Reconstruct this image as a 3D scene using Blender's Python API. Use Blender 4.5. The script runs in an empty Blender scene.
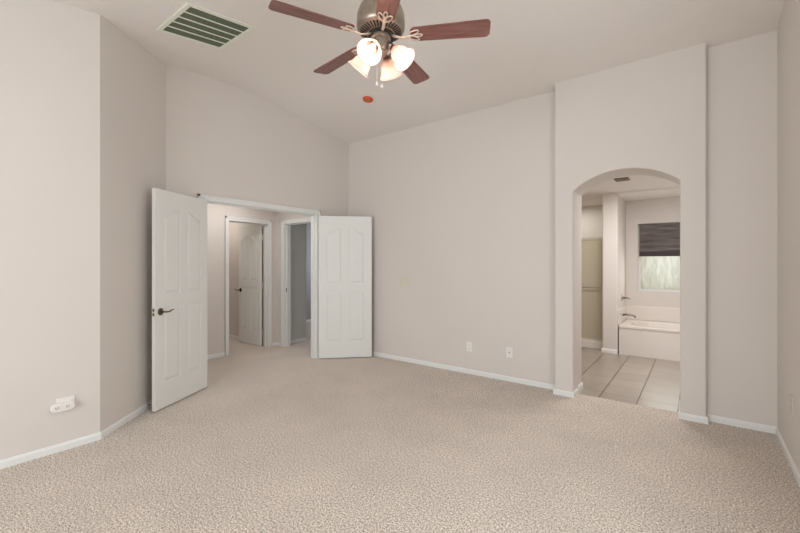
import bpy, bmesh, math, random
from mathutils import Vector, Matrix
random.seed(4)
SC = bpy.context.scene
COL = SC.collection
PI = math.pi

def lin(r, g, b):
    f = lambda c: (c/255/12.92) if c/255 <= 0.04045 else ((c/255+0.055)/1.055)**2.4
    return (f(r), f(g), f(b), 1)

# ------------------------------------------------------------------ camera
cam_d = bpy.data.cameras.new('camera')
cam = bpy.data.objects.new('camera', cam_d); COL.objects.link(cam)
cam_d.sensor_width = 36; cam_d.lens = 391.7*36/800
cam_d.shift_y = -3.5/800
cam_d.clip_start = 0.05
cam.location = (0, 0, 1.37)
cam.rotation_euler = (PI/2, 0, math.radians(37.289))
SC.camera = cam

# ------------------------------------------------------------------ world, lights, exposure
w = bpy.data.worlds.new('world'); SC.world = w; w.use_nodes = True
bg = w.node_tree.nodes['Background']
bg.inputs[0].default_value = (0.86, 0.93, 1.0, 1); bg.inputs[1].default_value = 1.3

def area(name, loc, rot, sx, sy, power, color=(1, 1, 1)):
    d = bpy.data.lights.new(name, 'AREA'); d.shape = 'RECTANGLE'; d.size = sx; d.size_y = sy
    d.energy = power; d.color = color
    o = bpy.data.objects.new(name, d); COL.objects.link(o)
    o.location = loc; o.rotation_euler = rot
    return o
# daylight entering through the window behind the camera, plus an added side source
area('daylight_rear_window', (-1.3, -3.22, 1.45), (PI/2, 0, 0), 2.9, 1.6, 92, (0.92, 0.965, 1.0))
area('side_window_fill', (0.45, 1.45, 1.5), (PI/2, 0, PI/2), 1.5, 1.4, 24, (0.92, 0.965, 1.0))  # added source at an unseen side window, brightens angled wall and left door
# lights of the rooms beyond, some of them added fill
area('bathroom_ceiling_light', (-0.5, 5.6, 2.40), (0, 0, 0), 0.9, 0.5, 29, (1.0, 0.965, 0.94))
area('bathroom_daylight', (-0.25, 7.5, 1.2), (-PI/2, 0, 0), 0.9, 0.5, 5, (0.97, 1.0, 0.97))
area('shower_fill_light', (-1.8, 7.45, 2.40), (0, 0, 0), 0.3, 0.3, 5, (1.0, 0.96, 0.9))  # fill added to brighten the shower, stands for no fixture
area('hall_fill_light', (-5.0, 2.9, 2.40), (0, 0, 0), 0.5, 0.9, 7, (1.0, 0.95, 0.9))  # added fill, since outside light cannot reach the closed hall
area('side_room_light', (-6.75, 3.25, 2.40), (0, 0, 0), 0.25, 0.25, 7, (1.0, 0.90, 0.8))
area('landing_fill_light', (-6.2, 6.9, 1.5), (-PI/2, 0, 0), 1.2, 1.0, 18, (0.92, 0.95, 1.0))  # cool fill added for the landing, no window is modelled there

SC.view_settings.view_transform = 'Standard'; SC.view_settings.look = 'None'
SC.view_settings.gamma = 1; SC.view_settings.use_curve_mapping = False
SC.view_settings.exposure = 0.29
SC.cycles.max_bounces = 14; SC.cycles.diffuse_bounces = 9
SC.cycles.transmission_bounces = 8; SC.cycles.transparent_max_bounces = 12
SC.cycles.caustics_reflective = False; SC.cycles.caustics_refractive = False

# ------------------------------------------------------------------ materials
def mat(name, col, rough=0.6, metal=0.0, bump=None, vary=None, spec=None, **kw):
    m = bpy.data.materials.new(name); m.use_nodes = True
    nt = m.node_tree; b = nt.nodes['Principled BSDF']
    b.inputs['Base Color'].default_value = col; b.inputs['Roughness'].default_value = rough
    b.inputs['Metallic'].default_value = metal
    if spec is not None: b.inputs['Specular IOR Level'].default_value = spec
    for k, v in kw.items(): b.inputs[k.replace('_', ' ')].default_value = v
    tc = nt.nodes.new('ShaderNodeTexCoord')
    if vary:                                       # (scale, second colour, lo, hi)
        n = nt.nodes.new('ShaderNodeTexNoise'); n.inputs['Scale'].default_value = vary[0]; n.inputs['Detail'].default_value = 4
        r = nt.nodes.new('ShaderNodeValToRGB'); r.color_ramp.elements[0].color = col; r.color_ramp.elements[1].color = vary[1]
        r.color_ramp.elements[0].position = vary[2]; r.color_ramp.elements[1].position = vary[3]
        nt.links.new(tc.outputs['Object'], n.inputs['Vector']); nt.links.new(n.outputs[0], r.inputs[0])
        nt.links.new(r.outputs[0], b.inputs['Base Color'])
    if bump:                                       # (scale, strength, distance)
        n = nt.nodes.new('ShaderNodeTexNoise'); n.inputs['Scale'].default_value = bump[0]; n.inputs['Detail'].default_value = 3
        bp = nt.nodes.new('ShaderNodeBump'); bp.inputs['Strength'].default_value = bump[1]; bp.inputs['Distance'].default_value = bump[2]
        nt.links.new(tc.outputs['Object'], n.inputs['Vector']); nt.links.new(n.outputs[0], bp.inputs['Height'])
        nt.links.new(bp.outputs[0], b.inputs['Normal'])
    return m

M_WALL = mat('wall_paint', lin(214, 208, 203), 0.85, bump=(60, 0.12, 0.002), vary=(1.2, lin(216, 210, 205), .3, .7), spec=.25)
M_CEIL = mat('ceiling_paint', lin(227, 222, 218), 0.9, bump=(45, 0.15, 0.002), vary=(1.0, lin(229, 224, 220), .3, .7), spec=.2)
M_TRIM = mat('white_trim_paint', lin(226, 228, 227), 0.4, bump=(30, 0.03, 0.001), spec=.4)
M_DOOR = mat('white_door_paint', lin(226, 227, 225), 0.36, bump=(35, 0.04, 0.001), spec=.4)
M_BRONZE = mat('aged_bronze', lin(92, 76, 62), 0.38, 0.9, vary=(20, lin(120, 104, 88), .3, .7))
M_BLACKM = mat('dark_bronze', lin(34, 29, 26), 0.4, 0.7, bump=(80, .05, .001))
M_NICKEL = mat('brushed_pewter', lin(150, 138, 126), 0.34, 0.85, vary=(25, lin(172, 160, 148), .3, .7))
M_PALE = mat('pale_nickel', lin(225, 212, 196), 0.3, 0.65, bump=(60, .04, .001))
M_SLOT = mat('slot_shadow_metal', lin(48, 42, 38), 0.7, 0.2, bump=(60, .05, .001))
M_CHROME = mat('chrome', lin(205, 203, 200), 0.15, 1.0, bump=(20, .01, .001))
M_DCHROME = mat('worn_chrome', lin(130, 124, 118), 0.22, 1.0, bump=(20, .01, .001))
M_TUB = mat('tub_acrylic', lin(222, 215, 209), 0.22, bump=(4, .02, .002))
M_PLAST = mat('white_plastic', lin(232, 229, 226), 0.35, bump=(30, .02, .001))
M_ALMOND = mat('almond_plastic', lin(214, 208, 192), 0.4, bump=(30, .02, .001))
M_DARK = mat('dark_hole', lin(60, 54, 50), 0.8, bump=(30, .05, .001))
M_ORANGE = mat('orange_plastic', lin(222, 84, 44), 0.45, vary=(30, lin(200, 66, 36), .35, .7))
M_ORANGE2 = mat('brown_orange_plastic', lin(176, 96, 48), 0.5, vary=(40, lin(205, 140, 80), .35, .7))
M_GRILLE = mat('white_grille', lin(226, 228, 216), 0.5, bump=(30, .03, .001))
M_TILEW = mat('shower_tile', lin(200, 192, 172), 0.3, bump=(3, .03, .002))

def carpet():
    m = bpy.data.materials.new('beige_carpet'); m.use_nodes = True
    nt = m.node_tree; b = nt.nodes['Principled BSDF']; L = nt.links
    tc = nt.nodes.new('ShaderNodeTexCoord')
    def noise(s, d, r=.6):
        n = nt.nodes.new('ShaderNodeTexNoise'); n.inputs['Scale'].default_value = s; n.inputs['Detail'].default_value = d
        n.inputs['Roughness'].default_value = r; L.new(tc.outputs['Object'], n.inputs['Vector']); return n
    n1 = noise(210, 2, .9); n2 = noise(2.2, 3); n3 = noise(85, 2, .9)
    mx = nt.nodes.new('ShaderNodeMix'); mx.data_type = 'FLOAT'; mx.inputs[0].default_value = .4
    L.new(n1.outputs[0], mx.inputs[2]); L.new(n3.outputs[0], mx.inputs[3])
    r = nt.nodes.new('ShaderNodeValToRGB'); e = r.color_ramp.elements
    e[0].position = .425; e[0].color = lin(68, 57, 48); e[1].position = .575; e[1].color = lin(250, 240, 230)
    k = e.new(.5); k.color = lin(198, 184, 170)
    L.new(mx.outputs[0], r.inputs[0])
    r2 = nt.nodes.new('ShaderNodeValToRGB'); r2.color_ramp.elements[0].color = (.93, .93, .93, 1); r2.color_ramp.elements[1].color = (1.04, 1.03, 1.02, 1)
    r2.color_ramp.elements[0].position = .35; r2.color_ramp.elements[1].position = .65
    L.new(n2.outputs[0], r2.inputs[0])
    mm = nt.nodes.new('ShaderNodeMix'); mm.data_type = 'RGBA'; mm.blend_type = 'MULTIPLY'; mm.inputs[0].default_value = 1
    L.new(r.outputs[0], mm.inputs[6]); L.new(r2.outputs[0], mm.inputs[7]); L.new(mm.outputs[2], b.inputs['Base Color'])
    bp = nt.nodes.new('ShaderNodeBump'); bp.inputs['Strength'].default_value = .4; bp.inputs['Distance'].default_value = .006
    L.new(mx.outputs[0], bp.inputs['Height']); L.new(bp.outputs[0], b.inputs['Normal'])
    b.inputs['Roughness'].default_value = 1; b.inputs['Specular IOR Level'].default_value = .05
    b.inputs['Sheen Weight'].default_value = .25; b.inputs['Sheen Roughness'].default_value = .6
    return m
M_CARPET = carpet()

def tile_floor():
    m = bpy.data.materials.new('beige_floor_tile'); m.use_nodes = True
    nt = m.node_tree; b = nt.nodes['Principled BSDF']; L = nt.links
    tc = nt.nodes.new('ShaderNodeTexCoord'); mp = nt.nodes.new('ShaderNodeMapping')
    mp.inputs['Location'].default_value = (0.48+.33*20, -4.62+.33*20, 0)
    L.new(tc.outputs['Object'], mp.inputs[0])
    br = nt.nodes.new('ShaderNodeTexBrick'); br.offset = 0; br.squash = 1
    br.inputs['Scale'].default_value = 1; br.inputs['Brick Width'].default_value = .33; br.inputs['Row Height'].default_value = .33
    br.inputs['Mortar Size'].default_value = .006; br.inputs['Mortar Smooth'].default_value = .1; br.inputs['Bias'].default_value = 0
    br.inputs['Color1'].default_value = lin(152, 143, 133); br.inputs['Color2'].default_value = lin(164, 155, 145)
    br.inputs['Mortar'].default_value = lin(136, 126, 115)
    n = nt.nodes.new('ShaderNodeTexNoise'); n.inputs['Scale'].default_value = 6; n.inputs['Detail'].default_value = 6
    L.new(tc.outputs['Object'], n.inputs['Vector'])
    r = nt.nodes.new('ShaderNodeValToRGB'); r.color_ramp.elements[0].color = (.88, .87, .86, 1); r.color_ramp.elements[1].color = (1.06, 1.05, 1.04, 1)
    L.new(n.outputs[0], r.inputs[0])
    mm = nt.nodes.new('ShaderNodeMix'); mm.data_type = 'RGBA'; mm.blend_type = 'MULTIPLY'; mm.inputs[0].default_value = 1
    b2 = nt.nodes.new('ShaderNodeTexBrick'); b2.offset = 0; b2.inputs['Scale'].default_value = 1; b2.inputs['Brick Width'].default_value = .33
    b2.inputs['Row Height'].default_value = 90; b2.inputs['Mortar Size'].default_value = .006; b2.inputs['Mortar Smooth'].default_value = .1
    dk = nt.nodes.new('ShaderNodeMix'); dk.data_type = 'RGBA'; dk.inputs[7].default_value = lin(78, 70, 62)     # darker joints in one direction
    L.new(mp.outputs[0], b2.inputs['Vector']); L.new(b2.outputs['Fac'], dk.inputs[0]); L.new(br.outputs['Color'], dk.inputs[6])
    L.new(mp.outputs[0], br.inputs['Vector']); L.new(dk.outputs[2], mm.inputs[6]); L.new(r.outputs[0], mm.inputs[7])
    L.new(mm.outputs[2], b.inputs['Base Color']); b.inputs['Roughness'].default_value = .3
    bp = nt.nodes.new('ShaderNodeBump'); bp.inputs['Strength'].default_value = .3; bp.inputs['Distance'].default_value = .002; bp.invert = True
    L.new(br.outputs['Fac'], bp.inputs['Height']); L.new(bp.outputs[0], b.inputs['Normal'])
    return m
M_TILE = tile_floor()

def wood():
    m = bpy.data.materials.new('cherry_wood'); m.use_nodes = True
    nt = m.node_tree; b = nt.nodes['Principled BSDF']; L = nt.links
    tc = nt.nodes.new('ShaderNodeTexCoord'); mp = nt.nodes.new('ShaderNodeMapping'); mp.inputs['Scale'].default_value = (2.5, 45, 20)
    n = nt.nodes.new('ShaderNodeTexNoise'); n.inputs['Scale'].default_value = 2; n.inputs['Detail'].default_value = 5
    r = nt.nodes.new('ShaderNodeValToRGB'); r.color_ramp.elements[0].color = lin(94, 58, 52); r.color_ramp.elements[1].color = lin(136, 94, 86)
    r.color_ramp.elements[0].position = .3; r.color_ramp.elements[1].position = .7
    L.new(tc.outputs['Object'], mp.inputs[0]); L.new(mp.outputs[0], n.inputs['Vector']); L.new(n.outputs[0], r.inputs[0])
    L.new(r.outputs[0], b.inputs['Base Color']); b.inputs['Roughness'].default_value = .38
    return m
M_WOOD = wood()

def shade_glass():
    m = bpy.data.materials.new('frosted_alabaster_glass'); m.use_nodes = True
    nt = m.node_tree; L = nt.links; out = nt.nodes['Material Output']; nt.nodes.remove(nt.nodes['Principled BSDF'])
    tc = nt.nodes.new('ShaderNodeTexCoord'); n = nt.nodes.new('ShaderNodeTexNoise'); n.inputs['Scale'].default_value = 18; n.inputs['Detail'].default_value = 4
    r = nt.nodes.new('ShaderNodeValToRGB'); r.color_ramp.elements[0].color = lin(218, 196, 188); r.color_ramp.elements[1].color = lin(232, 214, 206)
    L.new(tc.outputs['Object'], n.inputs['Vector']); L.new(n.outputs[0], r.inputs[0])
    t = nt.nodes.new('ShaderNodeBsdfTranslucent'); d = nt.nodes.new('ShaderNodeBsdfDiffuse'); g = nt.nodes.new('ShaderNodeBsdfGlossy')
    g.inputs['Roughness'].default_value = .25
    for x in (t, d): L.new(r.outputs[0], x.inputs['Color'])
    a = nt.nodes.new('ShaderNodeMixShader'); a.inputs[0].default_value = .35; L.new(t.outputs[0], a.inputs[1]); L.new(d.outputs[0], a.inputs[2])
    c = nt.nodes.new('ShaderNodeMixShader'); c.inputs[0].default_value = .06; L.new(a.outputs[0], c.inputs[1]); L.new(g.outputs[0], c.inputs[2])
    L.new(c.outputs[0], out.inputs['Surface'])
    return m
M_SHADE = shade_glass()

def emis(name, col, s):
    m = bpy.data.materials.new(name); m.use_nodes = True; b = m.node_tree.nodes['Principled BSDF']
    b.inputs['Base Color'].default_value = col; b.inputs['Emission Color'].default_value = col; b.inputs['Emission Strength'].default_value = s
    return m
M_BULB = emis('lit_bulb', (1.0, .86, .72, 1), 6)

def window_glass(name, col, transp, rough):
    m = bpy.data.materials.new(name); m.use_nodes = True
    nt = m.node_tree; L = nt.links; out = nt.nodes['Material Output']; b = nt.nodes['Principled BSDF']
    b.inputs['Base Color'].default_value = col; b.inputs['Roughness'].default_value = rough
    t = nt.nodes.new('ShaderNodeBsdfTransparent'); t.inputs[0].default_value = (.93, .97, .94, 1)
    mx = nt.nodes.new('ShaderNodeMixShader'); mx.inputs[0].default_value = 1-transp
    L.new(t.outputs[0], mx.inputs[1]); L.new(b.outputs[0], mx.inputs[2]); L.new(mx.outputs[0], out.inputs['Surface'])
    return m
M_CLEAR = window_glass('clear_glass', lin(200, 205, 200), .93, .03)
M_SHOWERG = window_glass('shower_glass', lin(214, 204, 184), .45, .3)

def obscure():
    m = bpy.data.materials.new('rippled_obscure_glass'); m.use_nodes = True
    nt = m.node_tree; L = nt.links; out = nt.nodes['Material Output']; nt.nodes.remove(nt.nodes['Principled BSDF'])
    tc = nt.nodes.new('ShaderNodeTexCoord'); n = nt.nodes.new('ShaderNodeTexNoise'); n.inputs['Scale'].default_value = 7; n.inputs['Detail'].default_value = 5
    n.inputs['Distortion'].default_value = 1.2
    mp = nt.nodes.new('ShaderNodeMapping'); mp.inputs['Scale'].default_value = (2.2, 1, .55)
    r = nt.nodes.new('ShaderNodeValToRGB'); r.color_ramp.elements[0].color = lin(198, 194, 176); r.color_ramp.elements[1].color = lin(222, 216, 200)
    r.color_ramp.elements[0].position = .32; r.color_ramp.elements[1].position = .62
    L.new(tc.outputs['Object'], mp.inputs[0]); L.new(mp.outputs[0], n.inputs['Vector']); L.new(n.outputs[0], r.inputs[0])
    t = nt.nodes.new('ShaderNodeBsdfTranslucent'); g = nt.nodes.new('ShaderNodeBsdfGlossy'); g.inputs['Roughness'].default_value = .2
    L.new(r.outputs[0], t.inputs[0])
    mx = nt.nodes.new('ShaderNodeMixShader'); mx.inputs[0].default_value = .08
    L.new(t.outputs[0], mx.inputs[1]); L.new(g.outputs[0], mx.inputs[2]); L.new(mx.outputs[0], out.inputs['Surface'])
    return m
M_OBSC = obscure()

def blind_fabric():
    m = bpy.data.materials.new('woven_grey_shade'); m.use_nodes = True
    nt = m.node_tree; L = nt.links; b = nt.nodes['Principled BSDF']
    tc = nt.nodes.new('ShaderNodeTexCoord'); mp = nt.nodes.new('ShaderNodeMapping'); mp.inputs['Scale'].default_value = (2, 2, 70)
    n = nt.nodes.new('ShaderNodeTexNoise'); n.inputs['Scale'].default_value = 1.6; n.inputs['Detail'].default_value = 4
    r = nt.nodes.new('ShaderNodeValToRGB'); r.color_ramp.elements[0].color = lin(72, 67, 66); r.color_ramp.elements[1].color = lin(128, 120, 118)
    r.color_ramp.elements[0].position = .35; r.color_ramp.elements[1].position = .65
    L.new(tc.outputs['Object'], mp.inputs[0]); L.new(mp.outputs[0], n.inputs['Vector']); L.new(n.outputs[0], r.inputs[0]); L.new(r.outputs[0], b.inputs['Base Color'])
    b.inputs['Roughness'].default_value = .9
    return m
M_BLIND = blind_fabric()

def mesh_grille():
    m = bpy.data.materials.new('green_grey_stamped_louvre'); m.use_nodes = True
    nt = m.node_tree; L = nt.links; b = nt.nodes['Principled BSDF']
    tc = nt.nodes.new('ShaderNodeTexCoord'); v = nt.nodes.new('ShaderNodeTexVoronoi'); v.inputs['Scale'].default_value = 130; v.inputs['Randomness'].default_value = .15
    r = nt.nodes.new('ShaderNodeValToRGB'); r.color_ramp.elements[0].color = lin(54, 68, 50); r.color_ramp.elements[1].color = lin(112, 122, 102)
    r.color_ramp.elements[0].position = .25; r.color_ramp.elements[1].position = .75
    L.new(tc.outputs['Object'], v.inputs['Vector']); L.new(v.outputs['Distance'], r.inputs[0]); L.new(r.outputs[0], b.inputs['Base Color'])
    b.inputs['Roughness'].default_value = .8
    return m
M_FILTER = mesh_grille()

# ------------------------------------------------------------------ mesh helpers
def new(): return bmesh.new()

def box(bm, x0, x1, y0, y1, z0, z1, mtx=None):
    vs = [bm.verts.new((x, y, z)) for x in (x0, x1) for y in (y0, y1) for z in (z0, z1)]
    for a in ((0, 1, 3, 2), (4, 6, 7, 5), (0, 4, 5, 1), (2, 3, 7, 6), (0, 2, 6, 4), (1, 5, 7, 3)):
        bm.faces.new([vs[i] for i in a])
    if mtx: bmesh.ops.transform(bm, matrix=mtx, verts=vs)
    return vs

def prism(bm, pts, z0, z1, mtx=None, top=None):
    """outline pts (x,y) extruded from z0 to z1; 'top' may give another outline for the far end"""
    top = top or pts
    a = [bm.verts.new((x, y, z0)) for x, y in pts]; b = [bm.verts.new((x, y, z1)) for x, y in top]
    bm.faces.new(list(reversed(a))); bm.faces.new(b)
    n = len(pts)
    for i in range(n): bm.faces.new((a[i], a[(i+1) % n], b[(i+1) % n], b[i]))
    if mtx: bmesh.ops.transform(bm, matrix=mtx, verts=a+b)
    return a+b

def lathe(bm, prof, seg=32, mtx=None, close=False):
    rings = []
    allv = []
    for r, z in prof:
        if r < 1e-6: ring = [bm.verts.new((0, 0, z))]
        else: ring = [bm.verts.new((r*math.cos(2*PI*i/seg), r*math.sin(2*PI*i/seg), z)) for i in range(seg)]
        rings.append(ring); allv += ring
    prs = list(zip(rings, rings[1:])) + ([(rings[-1], rings[0])] if close else [])
    for a, b in prs:
        for i in range(seg):
            j = (i+1) % seg
            if len(a) == 1 and len(b) == 1: break
            if len(a) == 1: bm.faces.new((a[0], b[j], b[i]))
            elif len(b) == 1: bm.faces.new((a[i], a[j], b[0]))
            else: bm.faces.new((a[i], a[j], b[j], b[i]))
    if mtx: bmesh.ops.transform(bm, matrix=mtx, verts=allv)

def tube(bm, pts, rad, seg=8, closed=False, flat=1.0):
    pts = [Vector(p) for p in pts]; n = len(pts); rings = []
    up = Vector((0, 0, 1))
    for i, p in enumerate(pts):
        if closed: t = pts[(i+1) % n]-pts[i-1]
        else: t = pts[min(i+1, n-1)]-pts[max(i-1, 0)]
        t.normalize()
        u = t.cross(up)
        if u.length < 1e-3: u = t.cross(Vector((1, 0, 0)))
        u.normalize(); v = t.cross(u); r = rad[i] if isinstance(rad, (list, tuple)) else rad
        rings.append([bm.verts.new(p+u*r*math.cos(2*PI*k/seg)+v*r*flat*math.sin(2*PI*k/seg)) for k in range(seg)])
    m = n if closed else n-1
    for i in range(m):
        a, b = rings[i], rings[(i+1) % n]
        for k in range(seg): bm.faces.new((a[k], a[(k+1) % seg], b[(k+1) % seg], b[k]))
    if not closed:
        bm.faces.new(list(reversed(rings[0]))); bm.faces.new(rings[-1])

def obj(name, bm, m, parent=None, smooth=False, bevel=None, loc=None, rot=None, seg=2):
    bmesh.ops.recalc_face_normals(bm, faces=bm.faces)
    me = bpy.data.meshes.new(name); bm.to_mesh(me); bm.free(); me.materials.append(m)
    if smooth:
        for p in me.polygons: p.use_smooth = True
    o = bpy.data.objects.new(name, me); COL.objects.link(o)
    if smooth == 'auto':
        try: me.set_sharp_from_angle(angle=math.radians(35))
        except Exception: pass
    if parent: o.parent = parent
    if loc: o.location = loc
    if rot: o.rotation_euler = rot
    if bevel:
        b = o.modifiers.new('bevel', 'BEVEL'); b.width = bevel; b.segments = seg; b.limit_method = 'ANGLE'; b.angle_limit = math.radians(40)
    return o

def empty(name, loc=(0, 0, 0), rot=(0, 0, 0), parent=None):
    o = bpy.data.objects.new(name, None); COL.objects.link(o); o.location = loc; o.rotation_euler = rot; o.empty_display_size = .1
    if parent: o.parent = parent
    return o

def tag(o, label=None, cat=None, group=None, kind=None):
    if label: o['label'] = label
    if cat: o['category'] = cat
    if group: o['group'] = group
    if kind: o['kind'] = kind
    return o

def struct(name, bm, m, label, cat, **k):
    return tag(obj(name, bm, m, **k), label, cat, kind='structure')

def frame(origin, u, n):
    """matrix: local x along u, local y along n (out of the wall), local z up"""
    u = Vector((u[0], u[1], 0)).normalized(); n = Vector((n[0], n[1], 0)).normalized()
    M = Matrix(((u.x, n.x, 0, origin[0]), (u.y, n.y, 0, origin[1]), (0, 0, 1, origin[2] if len(origin) > 2 else 0), (0, 0, 0, 1)))
    return M

WT = 3.62      # walls of the bedroom end inside the ceiling slabs
# ------------------------------------------------------------------ setting: floors and ceilings
bm = new(); box(bm, -8.2, .63, -3.45, 4.40, -.06, 0); box(bm, -8.2, -4.30, 4.40, 7.4, -.06, 0)
struct('floor', bm, M_CARPET, 'beige speckled wall-to-wall carpet running through bedroom and hall', 'floor')
bm = new(); box(bm, -2.6, 1.3, 4.40, 8.15, -.06, -.004)
struct('floor_bathroom', bm, M_TILE, 'beige ceramic tile floor beyond the arch', 'floor')

RY, RW = 2.45, .75
def cz(y):
    d = abs(y-RY)
    return 3.5-.1465*(d if d > RW else (d*d+RW*RW)/(2*RW))+.012
bm = new()
mt = Matrix(((0, 0, 1, 0), (1, 0, 0, 0), (0, 1, 0, 0), (0, 0, 0, 1)))   # (x,y,z)->(z,x,y): outline in world y,z extruded along world x
ys = [-3.45]+[RY-RW+2*RW*i/24 for i in range(25)]+[4.75]
prism(bm, [(y, cz(y)) for y in ys]+[(4.75, 3.6), (-3.45, 3.6)], -4.50, .65, mt)
struct('ceiling', bm, M_CEIL, 'vaulted bedroom ceiling with a soft ridge', 'ceiling', smooth='auto')
bm = new(); box(bm, -8.2, -4.50, 1.75, 7.4, 2.44, 2.56)
struct('ceiling_hall', bm, M_CEIL, 'flat ceiling of the hall and rooms behind the double doors', 'ceiling')
bm = new(); box(bm, -2.6, 1.3, 4.60, 8.15, 2.44, 2.56); box(bm, -.97, .72, 6.70, 7.57, 2.41, 2.44)
struct('ceiling_bathroom', bm, M_CEIL, 'flat bathroom ceiling seen through the arch', 'ceiling')

# ------------------------------------------------------------------ setting: bedroom walls
OY0, OY1, OZ = 2.125, 3.74, 2.06
bm = new()
box(bm, -4.47, -4.35, 1.62, OY0-.018, 0, WT); box(bm, -4.47, -4.35, OY1+.018, 4.70, 0, WT); box(bm, -4.47, -4.35, OY0-.018, OY1+.018, OZ+.018, WT)
struct('wall_hall_side', bm, M_WALL, 'bedroom wall with the double door opening', 'wall')
bm = new(); prism(bm, [(-3.7, 1.01), (-4.35, 1.745), (-4.47, 1.745), (-4.47, 1.70), (-3.82, .965), (-3.82, 1.01), (-3.7, 1.01)], 0, 3.45)
struct('wall_angled', bm, M_WALL, 'short angled wall left of the open door', 'wall')
bm = new(); box(bm, -3.82, -3.7, -3.42, 1.01, 0, 3.42)
struct('wall_left', bm, M_WALL, 'long left bedroom wall', 'wall')
bm = new(); Y0, Y1, Z0, Z1 = .65, 2.25, .75, 2.25
box(bm, .504, .63, -3.42, Y0, 0, 3.4); box(bm, .504, .63, Y1, 4.70, 0, 3.6)
box(bm, .504, .63, Y0, Y1, 0, Z0); box(bm, .504, .63, Y0, Y1, Z1, 3.6)
struct('wall_right', bm, M_WALL, 'right bedroom wall at the picture edge', 'wall')
bm = new(); X0, X1, Z0, Z1 = -2.8, .2, .6, 2.3
box(bm, -3.82, X0, -3.42, -3.3, 0, 3.1); box(bm, X1, .63, -3.42, -3.3, 0, 3.1)
box(bm, X0, X1, -3.42, -3.3, 0, Z0); box(bm, X0, X1, -3.42, -3.3, Z1, 3.1)
struct('wall_rear', bm, M_WALL, 'window wall behind the camera', 'wall')
bm = new(); box(bm, -4.36, -1.19, 4.38, 4.70, 0, WT)
struct('wall_back', bm, M_WALL, 'wide back wall between the white door and the arch', 'wall')
bm = new(); box(bm, .05, .51, 4.33, 4.70, 0, WT)
struct('wall_back_right', bm, M_WALL, 'narrow back wall right of the arch', 'wall')
# projecting archway
AX0, AX1, SP, RI = -1.015, -.128, 2.10, .165
hw = (AX1-AX0)/2; R = (hw*hw+RI*RI)/(2*RI); cxa = (AX0+AX1)/2; cza = SP+RI-R
a0 = math.asin(hw/R)
arc = [(cxa+R*math.sin(t), cza+R*math.cos(t)) for t in [a0-2*a0*i/28 for i in range(29)]]     # from right spring to left spring
out = [(-1.196, 0), (AX0, 0)] + list(reversed(arc)) + [(AX1, 0), (.056, 0), (.056, WT), (-1.196, WT)]
mxz = Matrix(((1, 0, 0, 0), (0, 0, 1, 0), (0, 1, 0, 0), (0, 0, 0, 1)))    # outline in x,z extruded along y
bm = new(); prism(bm, out, 4.24, 4.62, mxz)
struct('wall_archway', bm, M_WALL, 'projecting wall section with the arched opening to the bathroom', 'wall', bevel=.014, seg=3)

# hall
bm = new(); D0, D1, DZ = 3.105, 3.765, 2.00
box(bm, -5.69, -5.57, 1.75, D0-.018, 0, 2.46); box(bm, -5.69, -5.57, D1+.018, 4.05, 0, 2.46); box(bm, -5.69, -5.57, D0-.018, D1+.018, DZ+.018, 2.46)
struct('wall_hall_far', bm, M_WALL, 'hall wall facing the double doors', 'wall')
bm = new(); E0, E1 = -5.36, -4.58
box(bm, -5.57, E0-.018, 3.93, 4.05, 0, 2.46); box(bm, E1+.018, -4.47, 3.93, 4.05, 0, 2.46); box(bm, E0-.018, E1+.018, 3.93, 4.05, DZ+.018, 2.46)
struct('wall_hall_end', bm, M_WALL, 'end wall of the hall with a doorway', 'wall')
bm = new(); box(bm, -8.2, -4.47, 1.75, 1.87, 0, 2.46)
struct('wall_hall_near', bm, M_WALL, 'hidden near wall of the hall', 'wall')
bm = new(); box(bm, -8.2, -5.69, 3.825, 3.94, 0, 2.46); box(bm, -8.2, -8.08, 1.87, 3.83, 0, 2.46)
struct('wall_side_room', bm, M_WALL, 'pinkish wall inside the room behind the far hall door', 'wall')
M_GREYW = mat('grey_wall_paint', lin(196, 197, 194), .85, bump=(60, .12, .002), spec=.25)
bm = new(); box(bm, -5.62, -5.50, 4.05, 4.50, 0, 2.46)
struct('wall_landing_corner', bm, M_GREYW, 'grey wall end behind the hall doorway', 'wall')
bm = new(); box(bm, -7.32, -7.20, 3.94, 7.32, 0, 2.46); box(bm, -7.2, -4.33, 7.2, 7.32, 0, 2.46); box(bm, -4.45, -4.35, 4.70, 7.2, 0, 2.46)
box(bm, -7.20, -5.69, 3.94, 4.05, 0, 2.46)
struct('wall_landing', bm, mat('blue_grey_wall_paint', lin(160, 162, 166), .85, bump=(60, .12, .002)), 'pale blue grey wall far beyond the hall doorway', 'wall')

# bathroom
bm = new(); box(bm, -2.6, -2.4, 4.70, 8.15, 0, 2.46)
struct('wall_bathroom_left', bm, M_WALL, 'left wall of the bathroom', 'wall')
bm = new(); box(bm, .72, 1.3, 4.70, 7.69, 0, 2.46); box(bm, .5, .72, 4.70, 4.72, 0, 2.46)
struct('wall_bathroom_right', bm, M_WALL, 'right wall of the bathroom', 'wall')
bm = new(); box(bm, -1.18, -.97, 6.70, 8.0, 0, 2.46)
struct('wall_bathroom_partition', bm, M_WALL, 'partition between shower and bathtub', 'wall', bevel=.02, seg=3)
BX0, BX1, BZ0, BZ1, BY = -.80, .40, .905, 2.017, 7.57
bm = new()
box(bm, -.97, BX0, BY, BY+.14, 0, 2.46); box(bm, BX1, .74, BY, BY+.14, 0, 2.46); box(bm, BX0, BX1, BY, BY+.14, 0, BZ0); box(bm, BX0, BX1, BY, BY+.14, BZ1, 2.46)
struct('wall_bathroom_back', bm, M_WALL, 'wall with the window above the bathtub', 'wall')
bm = new(); box(bm, -2.4, -1.18, 8.0, 8.12, 0, 2.46)
struct('wall_shower_back', bm, M_WALL, 'grey-looking wall behind the shower glass', 'wall')
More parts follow.
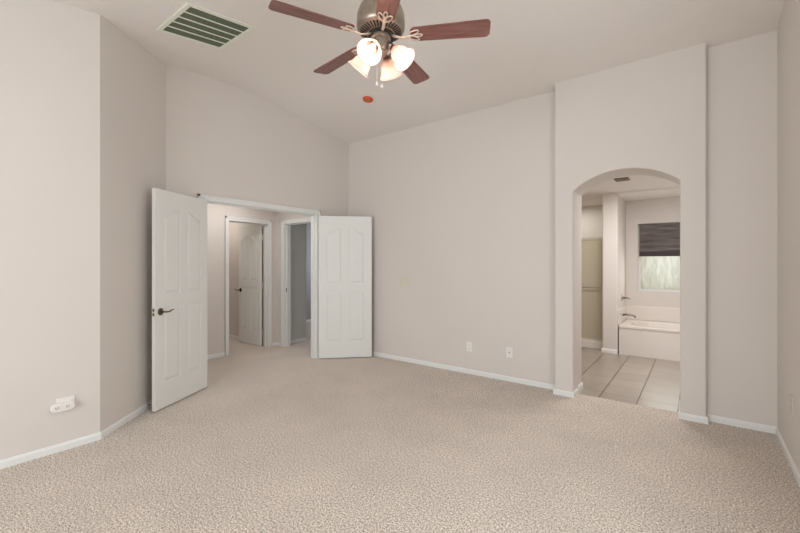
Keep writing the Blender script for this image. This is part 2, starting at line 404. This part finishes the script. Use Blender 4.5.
bm = new(); box(bm, -2.395, -1.19, 7.985, 8.0, .1, 1.85); box(bm, -2.4, -2.385, 7.0, 7.99, .1, 1.85); box(bm, -1.195, -1.18, 7.0, 7.99, .1, 1.85)
struct('trim_1', bm, M_TILEW, 'beige tile lining of the shower', 'wall tile')
bm = new(); box(bm, -.97, .72, 7.555, 7.57, .43, .655); box(bm, -.97, -.955, 6.72, 7.56, .43, .655)
struct('trim_2', bm, M_TUB, 'low cream splash ledge around the bathtub', 'wall tile', bevel=.004)

# ------------------------------------------------------------------ baseboards
BBH, BBT = .056, .012
def baseboard(name, segs, label, h=BBH, z0=0.0, t=BBT):
    """segs: list of polylines of (x,y); the board lies to the LEFT of the direction of travel, mitred"""
    bm = new()
    for pl in segs:
        P = [Vector(p) for p in pl]
        off = []
        for i in range(len(P)):
            ns = []
            if i > 0: d = (P[i]-P[i-1]).normalized(); ns.append(Vector((-d.y, d.x)))
            if i < len(P)-1: d = (P[i+1]-P[i]).normalized(); ns.append(Vector((-d.y, d.x)))
            n = sum(ns, Vector((0, 0))); n.normalize(); off.append(n/max(.3, n.dot(ns[0])))
        prof = [(0, 0), (t, 0), (t, h*.72), (t*.55, h*.9), (t*.3, h), (0, h)]
        rings = [[bm.verts.new((P[i].x+off[i].x*a, P[i].y+off[i].y*a, z0+b)) for a, b in prof] for i in range(len(P))]
        for r0, r1 in zip(rings, rings[1:]):
            for k in range(len(prof)):
                k2 = (k+1) % len(prof); bm.faces.new((r0[k], r0[k2], r1[k2], r1[k]))
        bm.faces.new(rings[0]); bm.faces.new(list(reversed(rings[-1])))
    return struct(name, bm, M_TRIM, label, 'baseboard')

baseboard('baseboard_left', [[(-4.35, OY0-.075), (-4.35, 1.745), (-3.7, 1.01), (-3.7, -3.3)]], 'white baseboard along the left and angled walls')
baseboard('baseboard_back', [[(-1.196, 4.38), (-4.35, 4.38), (-4.35, OY1+.075)]], 'white baseboard along the wide back wall')
baseboard('baseboard_arch', [[(AX0, 4.40), (AX0, 4.24), (-1.196, 4.24), (-1.196, 4.367)], [(.056, 4.317), (.056, 4.24), (AX1, 4.24), (AX1, 4.40)]], 'white baseboard wrapped around the arch piers')
baseboard('baseboard_arch_inner', [[(AX0, 4.62), (AX0, 4.425)], [(AX1, 4.425), (AX1, 4.62)]], 'white baseboard on the tiled side of the arch', h=.075, z0=-.004, t=.015)
baseboard('baseboard_right', [[(.504, -3.3), (.504, 4.33), (.056, 4.33)]], 'white baseboard along the right corner')
baseboard('baseboard_hall', [[(-5.57, D0-.075), (-5.57, 1.87)], [(E0-.07, 3.93), (-5.57, 3.93), (-5.57, D1+.075)]], 'white baseboard in the hall')
baseboard('baseboard_side_room', [[(-5.69, 3.825), (-8.08, 3.825), (-8.08, 1.87)]], 'white baseboard in the room behind the far hall door')
baseboard('baseboard_landing', [[(-5.50, 4.05), (-5.50, 4.50), (-5.62, 4.50), (-5.62, 4.05)][::-1], [(-4.45, 7.2), (-7.2, 7.2), (-7.2, 4.05)]], 'white baseboard beyond the hall doorway')
baseboard('baseboard_bathroom', [[(-.97, 6.695), (-.97, 6.70), (-1.18, 6.70), (-1.18, 6.86)]], 'white baseboard around the bathroom partition', z0=-.004, h=.06)

# ------------------------------------------------------------------ casings and jambs
def casing(name, M, u0, u1, zt, label, depth=.12, both=True, wd=.058):
    """M: frame on the wall face; opening u0..u1 up to zt; jamb goes back by depth"""
    bm = new()
    sides = [(0, 1)] + ([(-depth, -1)] if both else [])
    for y, s in sides:
        r = .006   # reveal
        for (a, b) in ((u0-r, u0-r-wd), (u1+r, u1+r+wd)):
            d = 1 if b > a else -1
            box(bm, min(a, b), max(a, b), min(y, y+s*.011), max(y, y+s*.011), 0, zt+r+wd, M)
            box(bm, min(b, b-d*.022), max(b, b-d*.022), min(y, y+s*.018), max(y, y+s*.018), 0, zt+r+wd, M)
        box(bm, u0-r, u1+r, min(y, y+s*.011), max(y, y+s*.011), zt+r, zt+r+wd, M)
        box(bm, u0-r-wd, u1+r+wd, min(y, y+s*.018), max(y, y+s*.018), zt+r+wd-.022, zt+r+wd, M)
    for (a, b) in ((u0-.018, u0), (u1, u1+.018)): box(bm, a, b, -depth, 0, 0, zt+.018, M)
    box(bm, u0, u1, -depth, 0, zt, zt+.018, M)
    # door stop strips
    for (a, b) in ((u0, u0+.011), (u1-.011, u1)): box(bm, a, b, -depth*.62, -depth*.62+.03, 0, zt, M)
    box(bm, u0, u1, -depth*.62, -depth*.62+.03, zt-.011, zt, M)
    return struct(name, bm, M_TRIM, label, 'door frame')

casing('trim_3', frame((-4.35, 0), (0, 1), (1, 0)), OY0, OY1, OZ, 'white casing around the double door opening')
# the stops of the side door sit so that the leaf clears them
casing('trim_4', frame((-5.57, 0), (0, 1), (1, 0)), D0, D1, DZ, 'white casing of the far hall doorway with the open panelled door')
c5 = casing('trim_5', frame((0, 3.93), (1, 0), (0, -1)), E0, E1, DZ, 'white casing of the dark doorway at the hall end')
bm = new(); box(bm, E0, E0+.003, 3.965, 3.995, .90, .96); box(bm, E0+.003, E0+.006, 3.972, 3.988, .915, .945)
obj('strike_plate', bm, M_BLACKM, c5)['label'] = 'small black strike plate'

# ------------------------------------------------------------------ door leaves
def top_curve(t):      # 0 at the outer stile, 1 at the mullion
    return (1-math.cos(PI*min(1, max(0, t))))/2

def leaf_mesh(W, H, T, flip=False):
    """leaf from x=0 (hinge) to W, y from 0 to T (or -T to 0), two columns of raised panels"""
    bm = new(); k = .008; off = -T if flip else 0
    core = box(bm, 0.0005, W-.0005, k, T-k, 0.0005, H-.0005)
    st, mu = .105*W/.765, .10*W/.765
    pw = (W-2*st-mu)/2
    zb0, zb1, zu0, zt, rise = .235, .945, 1.065, H-.235, .075
    cols = [(st, st+pw, 1), (st+pw+mu, W-st, -1)]
    def face(y0, y1, ytop):
        # y0 = core surface, y1 = outer skin
        ya, yb = min(y0, y1), max(y0, y1)
        box(bm, 0, st, ya, yb, 0, H); box(bm, W-st, W, ya, yb, 0, H); box(bm, st+pw, st+pw+mu, ya, yb, 0, H)
        for (a, b, s) in cols:
            box(bm, a, b, ya, yb, 0, zb0); box(bm, a, b, ya, yb, zb1, zu0)
            n = 12
            cv = lambda i, ins=0.0: (a+ins+(b-a-2*ins)*i/n, zt-ins+rise*top_curve((i/n) if s > 0 else 1-i/n))
            rail = [cv(i) for i in range(n+1)] + [(b, H), (a, H)]
            prism(bm, rail, ya, yb, mxz)
            for (z0, z1, arch) in ((zb0, zb1, False), (zu0, None, True)):
                def outline(ins):
                    if arch: return [(a+ins, z0+ins), (b-ins, z0+ins)] + [cv(i, ins) for i in range(n, -1, -1)]
                    return [(a+ins, z0+ins), (b-ins, z0+ins), (b-ins, z1-ins), (a+ins, z1-ins)]
                prism(bm, outline(.010), y0, y1, mxz, top=outline(.032))
    face(k, 0, 0); face(T-k, T, T)
    if off: bmesh.ops.translate(bm, vec=(0, off, 0), verts=bm.verts)
    return bm

def lever(parent, x, z, face_y, s, direction, m, label='bronze lever handle', scale=1):
    """s = +1/-1 outward direction along local y"""
    h = empty('door_handle', (x, face_y, z), parent=parent); h['label'] = label
    bm = new(); lathe(bm, [(0, 0), (.034*scale, 0), (.034*scale, .004), (.028*scale, .010), (.016*scale, .014), (0, .014)], 24, Matrix.Rotation(-s*PI/2, 4, 'X'))
    obj('rosette', bm, m, h, smooth='auto')
    bm = new(); d = direction
    pts = [(0, s*.010, 0), (0, s*.040, 0), (d*.006, s*.050, 0), (d*.025, s*.053, -.003), (d*.05, s*.053, -.004), (d*.075, s*.052, .006), (d*.098, s*.050, .013), (d*.118, s*.047, .009)]
    tube(bm, pts, [.009*scale, .009*scale, .009*scale, .009*scale, .008*scale, .007*scale, .0065*scale, .0035*scale], 10, flat=.8)
    obj('lever', bm, m, h, smooth=True)
    return h

def hinge_parts(parent, H, y, m, w=0.0):
    for z in (.20, H/2, H-.20):
        bm = new(); lathe(bm, [(0, -.045), (.007, -.045), (.007, .045), (0, .045)], 10)
        box(bm, -w, .028, -.0012, .0012, -.044, .044)
        obj('hinge', bm, m, parent, loc=(-.004, y, z))

def door(name, loc, ang, W, H, flip, label, lever_dir=-1, m=M_BRONZE, handles=(1, 1), T=.035):
    o = tag(obj(name, leaf_mesh(W, H, T, flip), M_DOOR, loc=loc, rot=(0, 0, math.radians(ang))), label, 'door', kind='structure')
    y0, y1 = (-T, 0) if flip else (0, T)
    hinge_parts(o, H, 0, M_PALE, .03 if ang == 180 else 0)
    if handles[1]: lever(o, W-.062, .905, y1, 1, lever_dir, m)
    if handles[0]: lever(o, W-.062, .905, y0, -1, lever_dir, m)
    return o, y0, y1

d1, ya, yb = door('door_1', (-4.322, 2.125, .012), -62, .735, 2.045, False, 'tall white panelled door on the left, swung open toward the angled wall', handles=(1, 1))
bm = new(); box(bm, .7345, .7365, .006, .029, .865, .945)
obj('latch_plate', bm, M_PALE, d1)['label'] = 'nickel latch plate on the door edge'
bm = new(); box(bm, .736, .7385, .009, .026, .913, .937); box(bm, .736, .7385, .009, .026, .875, .896)
obj('latch_bolt', bm, M_BRONZE, d1)
d2, _, _ = door('door_2', (-4.322, 3.755, .012), 46, .755, 2.03, True, 'white panelled door on the right, swung open against the back wall', handles=(0, 0))
for z in (2.03,):      # flush bolts on the meeting edge
    bm = new(); box(bm, .7545, .7565, -.026, -.009, 1.75, 1.93); box(bm, .7545, .7565, -.026, -.009, .06, .24)
    obj('flush_bolt', bm, M_PALE, d2)
d3, _, _ = door('door_3', (-5.722, 3.758, .010), 180, .635, 1.98, False, 'white arch-panelled door standing open inside the far hall doorway', m=M_BLACKM, lever_dir=-1, handles=(0, 0))
lever(d3, .635-.055, .895, .035, 1, 1, M_BLACKM, label='black lever handle')

# ------------------------------------------------------------------ windows
def window(name, M, u0, u1, z0, z1, glass, label, bars=1, dep=.05, back=-.09):
    bm = new(); f = .035
    box(bm, u0, u1, back, back+dep, z0, z0+f, M); box(bm, u0, u1, back, back+dep, z1-f, z1, M)
    box(bm, u0, u0+f, back, back+dep, z0+f, z1-f, M); box(bm, u1-f, u1, back, back+dep, z0+f, z1-f, M)
    for i in range(bars):
        c = u0+(u1-u0)*(i+1)/(bars+1); box(bm, c-.02, c+.02, back, back+dep, z0+f, z1-f, M)
    o = struct(name, bm, M_TRIM, label, 'window')
    bm = new(); box(bm, u0+f*.5, u1-f*.5, back+dep*.4, back+dep*.55, z0+f*.5, z1-f*.5, M)
    obj('window_pane', bm, glass, o)
    return o
window('window_1', frame((0, BY), (1, 0), (0, -1)), BX0, BX1, BZ0, BZ1, M_OBSC, 'obscure glass window above the bathtub', bars=0, back=-.12)
window('window_2', frame((0, -3.3), (1, 0), (0, 1)), -2.8, .2, .6, 2.3, M_CLEAR, 'wide bedroom window behind the camera', bars=2)
window('window_3', frame((.504, 0), (0, 1), (-1, 0)), 0.65, 2.25, .75, 2.25, M_CLEAR, 'added side window right of the camera, out of view', bars=1)  # unseen window added for the light it gives the left side

# ------------------------------------------------------------------ ceiling fan
FX, FY, FZ = -1.57, 1.865, 2.775
fan = tag(empty('ceiling_fan', (FX, FY, FZ)), 'five-blade cherry wood ceiling fan with four lit bell shades', 'ceiling fan')
ctop = cz(FY)-FZ
bm = new(); lathe(bm, [(0, ctop+.01), (.07, ctop+.01), (.07, ctop-.02), (.055, ctop-.055), (.022, ctop-.075), (0, ctop-.075)], 32)
obj('canopy', bm, M_NICKEL, fan, smooth='auto')
bm = new(); lathe(bm, [(0, .20), (.012, .20), (.012, ctop-.06), (0, ctop-.06)], 14)
obj('downrod', bm, M_NICKEL, fan, smooth='auto')
bm = new(); lathe(bm, [(0, .225), (.03, .225), (.05, .21), (.09, .20), (.13, .175), (.147, .13), (.150, .07), (.147, .045), (.138, .034), (.075, .012), (.062, .012), (.062, -.012), (.052, -.02), (0, -.02)], 48)
mh = obj('motor_housing', bm, M_NICKEL, fan, smooth='auto')
bm = new()
for i in range(36):
    a = 2*PI*i/36
    M = Matrix.Rotation(a, 4, 'Z') @ Matrix.Translation((.108, 0, .0225)) @ Matrix.Rotation(-math.atan2(.022, .063), 4, 'Y')
    box(bm, -.021, .021, -.0045, .0045, -.0015, .003, M)
obj('vent_slots', bm, M_SLOT, mh)['label'] = 'dark radial cooling slots'
bm = new(); lathe(bm, [(.064, .010), (.080, .012), (.080, .006), (.064, .0)], 40, close=True)
obj('flywheel', bm, M_SLOT, fan)
bm = new(); lathe(bm, [(0, -.012), (.05, -.014), (.052, -.03), (.052, -.075), (.044, -.092), (.022, -.100), (.012, -.112), (0, -.115)], 32)
obj('switch_housing', bm, M_NICKEL, fan, smooth='auto')

def blade_outline():
    r0, r1, w0, w1 = .185, .665, .056, .068
    pts = []
    def corner(cx, cy, r, a0, a1, n=6):
        for i in range(n+1):
            a = a0+(a1-a0)*i/n; pts.append((cx+r*math.cos(a), cy+r*math.sin(a)))
    corner(r0+.03, -w0+.03, .03, PI, 1.5*PI); corner(r1-.03, -w1+.03, .03, 1.5*PI, 2*PI)
    corner(r1-.03, w1-.03, .03, 0, .5*PI); corner(r0+.03, w0-.03, .03, .5*PI, PI)
    return pts
def loop(cx, cy, rx, ry, rot, z, n=20):
    c, s = math.cos(rot), math.sin(rot)
    return [(cx+rx*math.cos(t)*c-ry*math.sin(t)*s, cy+rx*math.cos(t)*s+ry*math.sin(t)*c, z) for t in [2*PI*i/n for i in range(n)]]
blade0 = None
for k in range(5):
    a = math.radians(-115+72*k)
    if blade0 is None:
        bm = new(); prism(bm, blade_outline(), -.003, .003)
        blade0 = b = obj('blade', bm, M_WOOD, fan, bevel=.0015)
        bm = new()
        tube(bm, [(.070, 0, .004), (.10, 0, -.008), (.135, .003, -.018), (.165, 0, -.012), (.20, 0, -.009)], [.010, .010, .009, .008, .007], 8, flat=.6)
        tube(bm, loop(.205, .021, .036, .014, .45, -.009), .0042, 6, closed=True)
        tube(bm, loop(.205, -.021, .036, .014, -.45, -.009), .0042, 6, closed=True)
        tube(bm, loop(.235, 0, .024, .010, 0, -.009), .0036, 6, closed=True)
        br0 = br = obj('blade_bracket', bm, M_PALE, b, smooth=True)
        br['label'] = 'pale looped metal blade bracket'
    else:
        b = blade0.copy(); COL.objects.link(b); b.parent = fan
        br = br0.copy(); COL.objects.link(br); br.parent = b
    b.rotation_euler = (math.radians(-11), 0, a)
    b.rotation_mode = 'XYZ'

kit = empty('light_kit', (0, 0, -.10), parent=fan)
def lamp(angle_cam):
    a = math.radians(angle_cam+37.3)
    d = Vector((math.cos(a), math.sin(a), 0))
    tilt = math.radians(42)                 # shade axis: mostly out, then down
    axis = (d*math.sin(tilt)+Vector((0, 0, -1))*math.cos(tilt)).normalized()
    neck = d*.083+Vector((0, 0, .012))
    bm = new(); tube(bm, [d*.02+Vector((0, 0, .035)), d*.05+Vector((0, 0, .055)), d*.075+Vector((0, 0, .045)), neck], .0065, 8)
    arm = obj('lamp_arm', bm, M_BRONZE, kit, smooth=True)
    q = Vector((0, 0, 1)).rotation_difference(axis).to_matrix().to_4x4()
    M = Matrix.Translation(neck) @ q
    bm = new(); lathe(bm, [(0, -.012), (.019, -.010), (.023, .002), (.023, .024), (.0, .026)], 20, M)
    obj('lamp_socket', bm, M_BRONZE, arm, smooth='auto')
    prof = [(.025, .006), (.032, .020), (.044, .038), (.053, .058), (.057, .078), (.062, .096), (.072, .112), (.078, .118)]
    inner = [(r-.0025, z+.0005) for r, z in reversed(prof)]
    bm = new(); lathe(bm, prof+inner, 32, M, close=True)
    sh = obj('lamp_shade', bm, M_SHADE, kit, smooth=True)
    sh['label'] = 'lit frosted bell shade'
    bm = new(); lathe(bm, [(0, .024), (.011, .026), (.013, .038), (.020, .052), (.024, .066), (.020, .080), (.010, .088), (0, .090)], 18, M)
    obj('light_bulb', bm, M_BULB, sh, smooth=True)
    ld = bpy.data.lights.new('bulb_light', 'POINT'); ld.energy = 2.2; ld.color = (1.0, .87, .80); ld.shadow_soft_size = .012
    lo_ = bpy.data.objects.new('bulb_light', ld); COL.objects.link(lo_); lo_.location = fan.location+kit.location+(M @ Vector((0, 0, .104)))
for ac in (-112, 158, 68, -22): lamp(ac)
bm = new(); lathe(bm, [(0, .02), (.03, .015), (.036, 0), (.026, -.016), (.010, -.024), (.006, -.034), (0, -.036)], 24)
obj('fitter', bm, M_NICKEL, kit, smooth='auto')
right = Vector((math.cos(math.radians(37.3)), math.sin(math.radians(37.3)), 0))
for s, ln in ((-.024, -.275), (.006, -.29)):
    p = right*s
    bm = new(); tube(bm, [p+Vector((0, 0, -.09)), p+Vector((0, 0, ln))], .0016, 6)
    c = obj('pull_chain', bm, M_PALE, fan, smooth=True)
    bm = new(); lathe(bm, [(0, .0), (.003, -.002), (.0075, -.014), (.0085, -.022), (.004, -.028), (0, -.029)], 12, Matrix.Translation(p+Vector((0, 0, ln))))
    obj('pull_knob', bm, M_PLAST, c, smooth=True)

# ------------------------------------------------------------------ ceiling grille
sl = math.atan(.145)
vent = tag(empty('air_return_grille', (-3.382, 1.680, cz(1.680)-.001), (sl, 0, 0)), 'large white return air grille with green grey louvres in the ceiling', 'vent')
VX, VY = .292, .292
bm = new()
f = .038
box(bm, -VX, VX, -VY, -VY+f, -.010, .0); box(bm, -VX, VX, VY-f, VY, -.010, .0)
box(bm, -VX, -VX+f, -VY+f, VY-f, -.010, .0); box(bm, VX-f, VX, -VY+f, VY-f, -.010, .0)
vf = obj('grille_frame', bm, M_GRILLE, vent, bevel=.003)
n = 5; w_ = (2*VX-2*f)
for i in range(1, n):
    x = -VX+f+w_*i/n
    bm = new(); box(bm, x-.006, x+.006, -VY+f, VY-f, -.009, .0); obj('divider_bar', bm, M_GRILLE, vent)
for i in range(n):
    x0 = -VX+f+w_*i/n+(.006 if i else 0); x1 = -VX+f+w_*(i+1)/n-(.006 if i < n-1 else 0)
    bm = new(); box(bm, x0, x1, -VY+f, VY-f, -.004, .0); obj('louvre_panel', bm, M_FILTER, vent)

# smoke detector
sl2 = -math.atan(.148)
det = tag(empty('smoke_detector', (-3.176, 3.532, cz(3.532)), (sl2, 0, 0)), 'small round orange capped detector on the ceiling beyond the fan', 'smoke detector')
bm = new(); lathe(bm, [(0, 0), (.062, 0), (.062, -.010), (.054, -.020), (.042, -.020), (.042, -.012), (0, -.012)], 32)
obj('dust_cover', bm, M_ORANGE, det, smooth='auto')
bm = new(); lathe(bm, [(0, -.012), (.040, -.012), (.038, -.019), (.018, -.024), (0, -.025)], 28)
obj('sensor_cap', bm, M_ORANGE2, det, smooth='auto')['label'] = 'brownish orange centre'

# ------------------------------------------------------------------ wall plates
sw = tag(empty('light_switch', (-3.265, 4.38, 1.10), (0, 0, 0)), 'almond triple light switch on the wide back wall', 'light switch')
bm = new(); box(bm, -.075, .075, -.006, 0, -.062, .062); obj('switch_plate', bm, M_ALMOND, sw, bevel=.002)
for i in (-1, 0, 1):
    bm = new(); box(bm, i*.046-.014, i*.046+.014, -.010, -.006, -.034, .034); obj('rocker', bm, M_ALMOND, sw, bevel=.0015)
def outlet(loc, rz, label, name='wall_outlet', kindm=M_PLAST):
    o = tag(empty(name, loc, (0, 0, rz)), label, 'outlet')
    bm = new(); box(bm, -.038, .038, -.006, 0, -.060, .060); obj('outlet_plate', bm, kindm, o, bevel=.002)
    for z in (-.024, .024):
        bm = new(); prism(bm, [(.016*math.cos(t), z+.014*math.sin(t)) for t in [2*PI*i/16 for i in range(16)]], -.008, -.006, mxz)
        s = obj('socket', bm, kindm, o)
        bm = new()
        for dx in (-.006, .006): box(bm, dx-.0012, dx+.0012, -.0085, -.0079, z-.005, z+.004)
        obj('socket_slot', bm, M_DARK, s)
    return o
outlet((-2.254, 4.38, .335), 0, 'white duplex outlet low on the back wall, nearer the open white door')
c_ = tag(empty('cable_plate', (-1.74, 4.38, .335), (0, 0, 0)), 'white cable jack plate low on the back wall, nearer the arch', 'wall plate')
bm = new(); box(bm, -.038, .038, -.006, 0, -.060, .060); obj('jack_plate', bm, M_PLAST, c_, bevel=.002)
bm = new(); lathe(bm, [(0, .006), (.007, .006), (.007, .016), (.003, .017), (0, .017)], 14, Matrix.Rotation(PI/2, 4, 'X')); obj('coaxial_jack', bm, M_DCHROME, c_, smooth='auto')
outlet((.504, 3.70, .42), -PI/2, 'wall-coloured outlet low on the right wall at the picture edge', kindm=mat('paint_coloured_plastic', lin(206, 197, 190), .5, bump=(30, .02, .001)))

# outlet with adapter on the left wall (local x along the wall to +y side, local y out of the wall)
ML = frame((-3.7, .793), (0, 1), (1, 0))
lo = tag(empty('wall_outlet', (-3.7, .793, .338)), 'white outlet plate behind an oval adapter on the left wall', 'outlet')
R90 = Matrix(((0, 1, 0, 0), (1, 0, 0, 0), (0, 0, 1, 0), (0, 0, 0, 1)))
bm = new(); box(bm, -.045, .060, 0, .008, -.035, .048, R90); obj('outlet_plate', bm, M_PLAST, lo, bevel=.002)
ad = tag(empty('plug_adapter', (-3.691, .780, .325)), 'oval white plug-in adapter with two sockets on the left wall', 'adapter')
def stadium(hw_, hh, n=12):
    p = [(hw_-hh+hh*math.cos(t), hh*math.sin(t)) for t in [-PI/2+PI*i/n for i in range(n+1)]]
    return p + [(-hw_+hh+hh*math.cos(t), hh*math.sin(t)) for t in [PI/2+PI*i/n for i in range(n+1)]]
Mst = Matrix(((0, 0, 1, 0), (1, 0, 0, 0), (0, 1, 0, 0), (0, 0, 0, 1)))   # outline (u,z) extruded out of the wall (+x)
bm = new(); prism(bm, stadium(.070, .031), 0, .028, Mst); obj('adapter_body', bm, M_PLAST, ad, bevel=.006, seg=3)
for u in (-.034, .026):
    bm = new(); prism(bm, [(u+.017*math.cos(t), .017*math.sin(t)) for t in [2*PI*i/16 for i in range(16)]], .028, .0295, Mst)
    s = obj('socket', bm, M_PLAST, ad)
    bm = new()
    for du in (-.007, .007): box(bm, .0295, .0302, u+du-.0018, u+du+.0018, -.003, .007)
    box(bm, .0295, .0302, u-.002, u+.002, -.011, -.007)
    obj('socket_slot', bm, M_DARK, s)

# door stop on the angled baseboard
p0, p1 = Vector((-3.7, 1.01)), Vector((-4.35, 1.745)); dd = (p1-p0).normalized(); nn = Vector((dd.y, -dd.x))
if nn.x < 0: nn = -nn
q = p0+dd*.64+nn*.0135
ds = tag(empty('door_stop', (q.x, q.y, .035), (0, 0, math.atan2(nn.y, nn.x))), 'small metal door stop on the angled wall baseboard behind the left door', 'door stop')
RX = Matrix.Rotation(PI/2, 4, 'Y')
bm = new(); lathe(bm, [(0, 0), (.012, 0), (.012, .005), (.006, .008), (0, .008)], 16, RX); obj('stop_base', bm, M_CHROME, ds, smooth='auto')
bm = new(); lathe(bm, [(0, .006)]+[(.0052+.0012*(i % 2), .008+i*.0025) for i in range(22)]+[(0, .062)], 12, RX); obj('stop_spring', bm, M_CHROME, ds, smooth=True)
bm = new(); lathe(bm, [(0, .060), (.008, .060), (.008, .072), (.005, .076), (0, .076)], 14, RX); obj('stop_tip', bm, M_PLAST, ds, smooth='auto')

# ------------------------------------------------------------------ bathroom fittings
def rrect(x0, x1, y0, y1, r, z, n=8):
    pts = []
    for cx, cy, a in ((x1-r, y0+r, -PI/2), (x1-r, y1-r, 0), (x0+r, y1-r, PI/2), (x0+r, y0+r, PI)):
        for i in range(n+1): t = a+PI/2*i/n; pts.append((cx+r*math.cos(t), cy+r*math.sin(t), z))
    return pts
tub = tag(empty('bathtub', (-.12, 7.13, -.004)), 'cream drop-in bathtub with flat front panel under the window', 'bathtub')
bm = new()
tx0, tx1, ty0, ty1 = -.835, .835, -.43, .42
loops = [rrect(tx0, tx1, ty0+.012, ty1, .004, 0), rrect(tx0, tx1, ty0+.012, ty1, .004, .395), rrect(tx0, tx1, ty0, ty1, .006, .402), rrect(tx0, tx1, ty0, ty1, .008, .428), rrect(tx0+.004, tx1-.004, ty0+.006, ty1-.002, .010, .434),
         rrect(tx0+.11, tx1-.11, ty0+.085, ty1-.075, .20, .434), rrect(tx0+.12, tx1-.12, ty0+.095, ty1-.085, .20, .424),
         rrect(tx0+.17, tx1-.19, ty0+.14, ty1-.13, .18, .12), rrect(tx0+.23, tx1-.27, ty0+.20, ty1-.19, .12, .08)]
rg = [[bm.verts.new(p) for p in l] for l in loops]
for a, b in zip(rg, rg[1:]):
    for i in range(len(a)): j = (i+1) % len(a); bm.faces.new((a[i], a[j], b[j], b[i]))
bm.faces.new(rg[-1]); bm.faces.new(list(reversed(rg[0])))
obj('tub_shell', bm, M_TUB, tub, smooth='auto')
bm = new(); lathe(bm, [(0, .083), (.025, .083), (.025, .086), (0, .087)], 16, Matrix.Translation((-.45, 0, 0))); obj('drain', bm, M_CHROME, tub, smooth='auto')

fa = tag(empty('tub_spout', (-.97, 7.10, .545)), 'dark chrome spout low above the bathtub rim', 'tub faucet')
bm = new(); lathe(bm, [(0, 0), (.030, 0), (.028, .010), (.018, .014), (0, .014)], 20, RX); obj('spout_flange', bm, M_DCHROME, fa, smooth='auto')
bm = new(); tube(bm, [(.01, 0, .0), (.06, 0, .010), (.12, 0, .010), (.165, 0, .000), (.185, 0, -.020), (.187, 0, -.032)], [.017, .016, .0155, .015, .014, .013], 12); obj('spout_pipe', bm, M_DCHROME, fa, smooth=True)
va = tag(empty('tub_valve', (-.97, 7.10, .815)), 'chrome lever valve on the side wall above the tub spout', 'tub faucet')
bm = new(); lathe(bm, [(0, 0), (.052, 0), (.050, .006), (.030, .010), (.022, .03), (0, .032)], 24, RX); obj('valve_plate', bm, M_CHROME, va, smooth='auto')
bm = new(); tube(bm, [(.03, 0, 0), (.055, 0, .004), (.09, -.01, .002), (.125, -.02, -.010)], [.018, .012, .009, .006], 10); obj('valve_lever', bm, M_DCHROME, va, smooth=True)

# window shade: hangs in the window recess
bl = tag(empty('window_shade', (-.20, 7.605, 2.01)), 'dark grey woven roman shade half lowered over the bathroom window', 'blind')
bm = new(); box(bm, -.585, .585, -.015, .015, -.04, 0); obj('head_rail', bm, M_BLIND, bl, bevel=.004)
bm = new()
prof = []
zs = 0
import itertools
for i in range(5):
    z = -.04-i*.085
    prof += [(-.012, z), (-.016-.004*i, z-.055), (-.010, z-.083)]
prof += [(-.012, -.47)]
fr = [(y, z) for y, z in prof]; bk = [(y+.006, z) for y, z in reversed(prof)]
prism(bm, fr+bk, -.58, .58, mt)
obj('shade_fabric', bm, M_BLIND, bl)
bm = new()
for i in range(3): box(bm, -.58, .58, -.030+.004*i, -.012+.006*i, -.465-.022*i-.022, -.462-.022*i)
obj('stacked_folds', bm, mat('dark_fold_fabric', lin(70, 62, 64), .9, bump=(80, .2, .002)), bl, bevel=.003)['label'] = 'darker stacked folds at the bottom'

# shower: curb, framed glass, bar
cu = struct('trim_6', (lambda b: (box(b, -2.4, -1.18, 6.88, 7.0, -.004, .115), b)[1])(new()), M_TUB, 'white shower curb', 'shower curb', bevel=.008, seg=3)
se = tag(empty('shower_door', (-1.79, 6.94, .115)), 'framed glass shower door with towel bar left of the partition', 'shower door')
W2, HH = .605, 1.66
M_SATIN = mat('satin_aluminium', lin(205, 198, 188), .5, .3, bump=(60, .03, .001))
def chrome_box(name, *a): bm = new(); box(bm, *a); return obj(name, bm, M_SATIN, se, bevel=.002)
chrome_box('top_rail', -W2, W2, -.012, .012, HH-.03, HH)
chrome_box('bottom_rail', -W2, W2, -.012, .012, 0, .025)
chrome_box('frame_post', -W2, -W2+.022, -.012, .012, .025, HH-.03)
chrome_box('frame_post', W2-.022, W2, -.012, .012, .025, HH-.03)
chrome_box('frame_post', .0, .022, -.012, .012, .025, HH-.03)
for a, b in ((-W2+.022, 0), (.022, W2-.022)):
    bm = new(); box(bm, a, b, -.003, .003, .025, HH-.03); obj('glass_panel', bm, M_SHOWERG, se)
bm = new(); tube(bm, [(.06, -.055, .86), (W2-.05, -.055, .86)], .009, 10)
for x in (.09, W2-.08): tube(bm, [(x, -.004, .86), (x, -.055, .86)], .007, 8)
obj('towel_bar', bm, M_CHROME, se, smooth='auto')

# small bathroom ceiling vent
bv = tag(empty('exhaust_vent', (-0.773, 5.683, 2.44)), 'small grey vent in the bathroom ceiling just inside the arch', 'vent')
bm = new(); box(bm, -.08, .08, -.09, .09, -.012, 0); obj('vent_cover', bm, mat('grey_vent_plastic', lin(120, 110, 102), .6, bump=(30, .03, .001)), bv, bevel=.003)
bm = new()
for i in range(8): box(bm, -.065, .065, -.075+i*.02, -.067+i*.02, -.016, -.012)
obj('vent_slats', bm, M_NICKEL, bv)
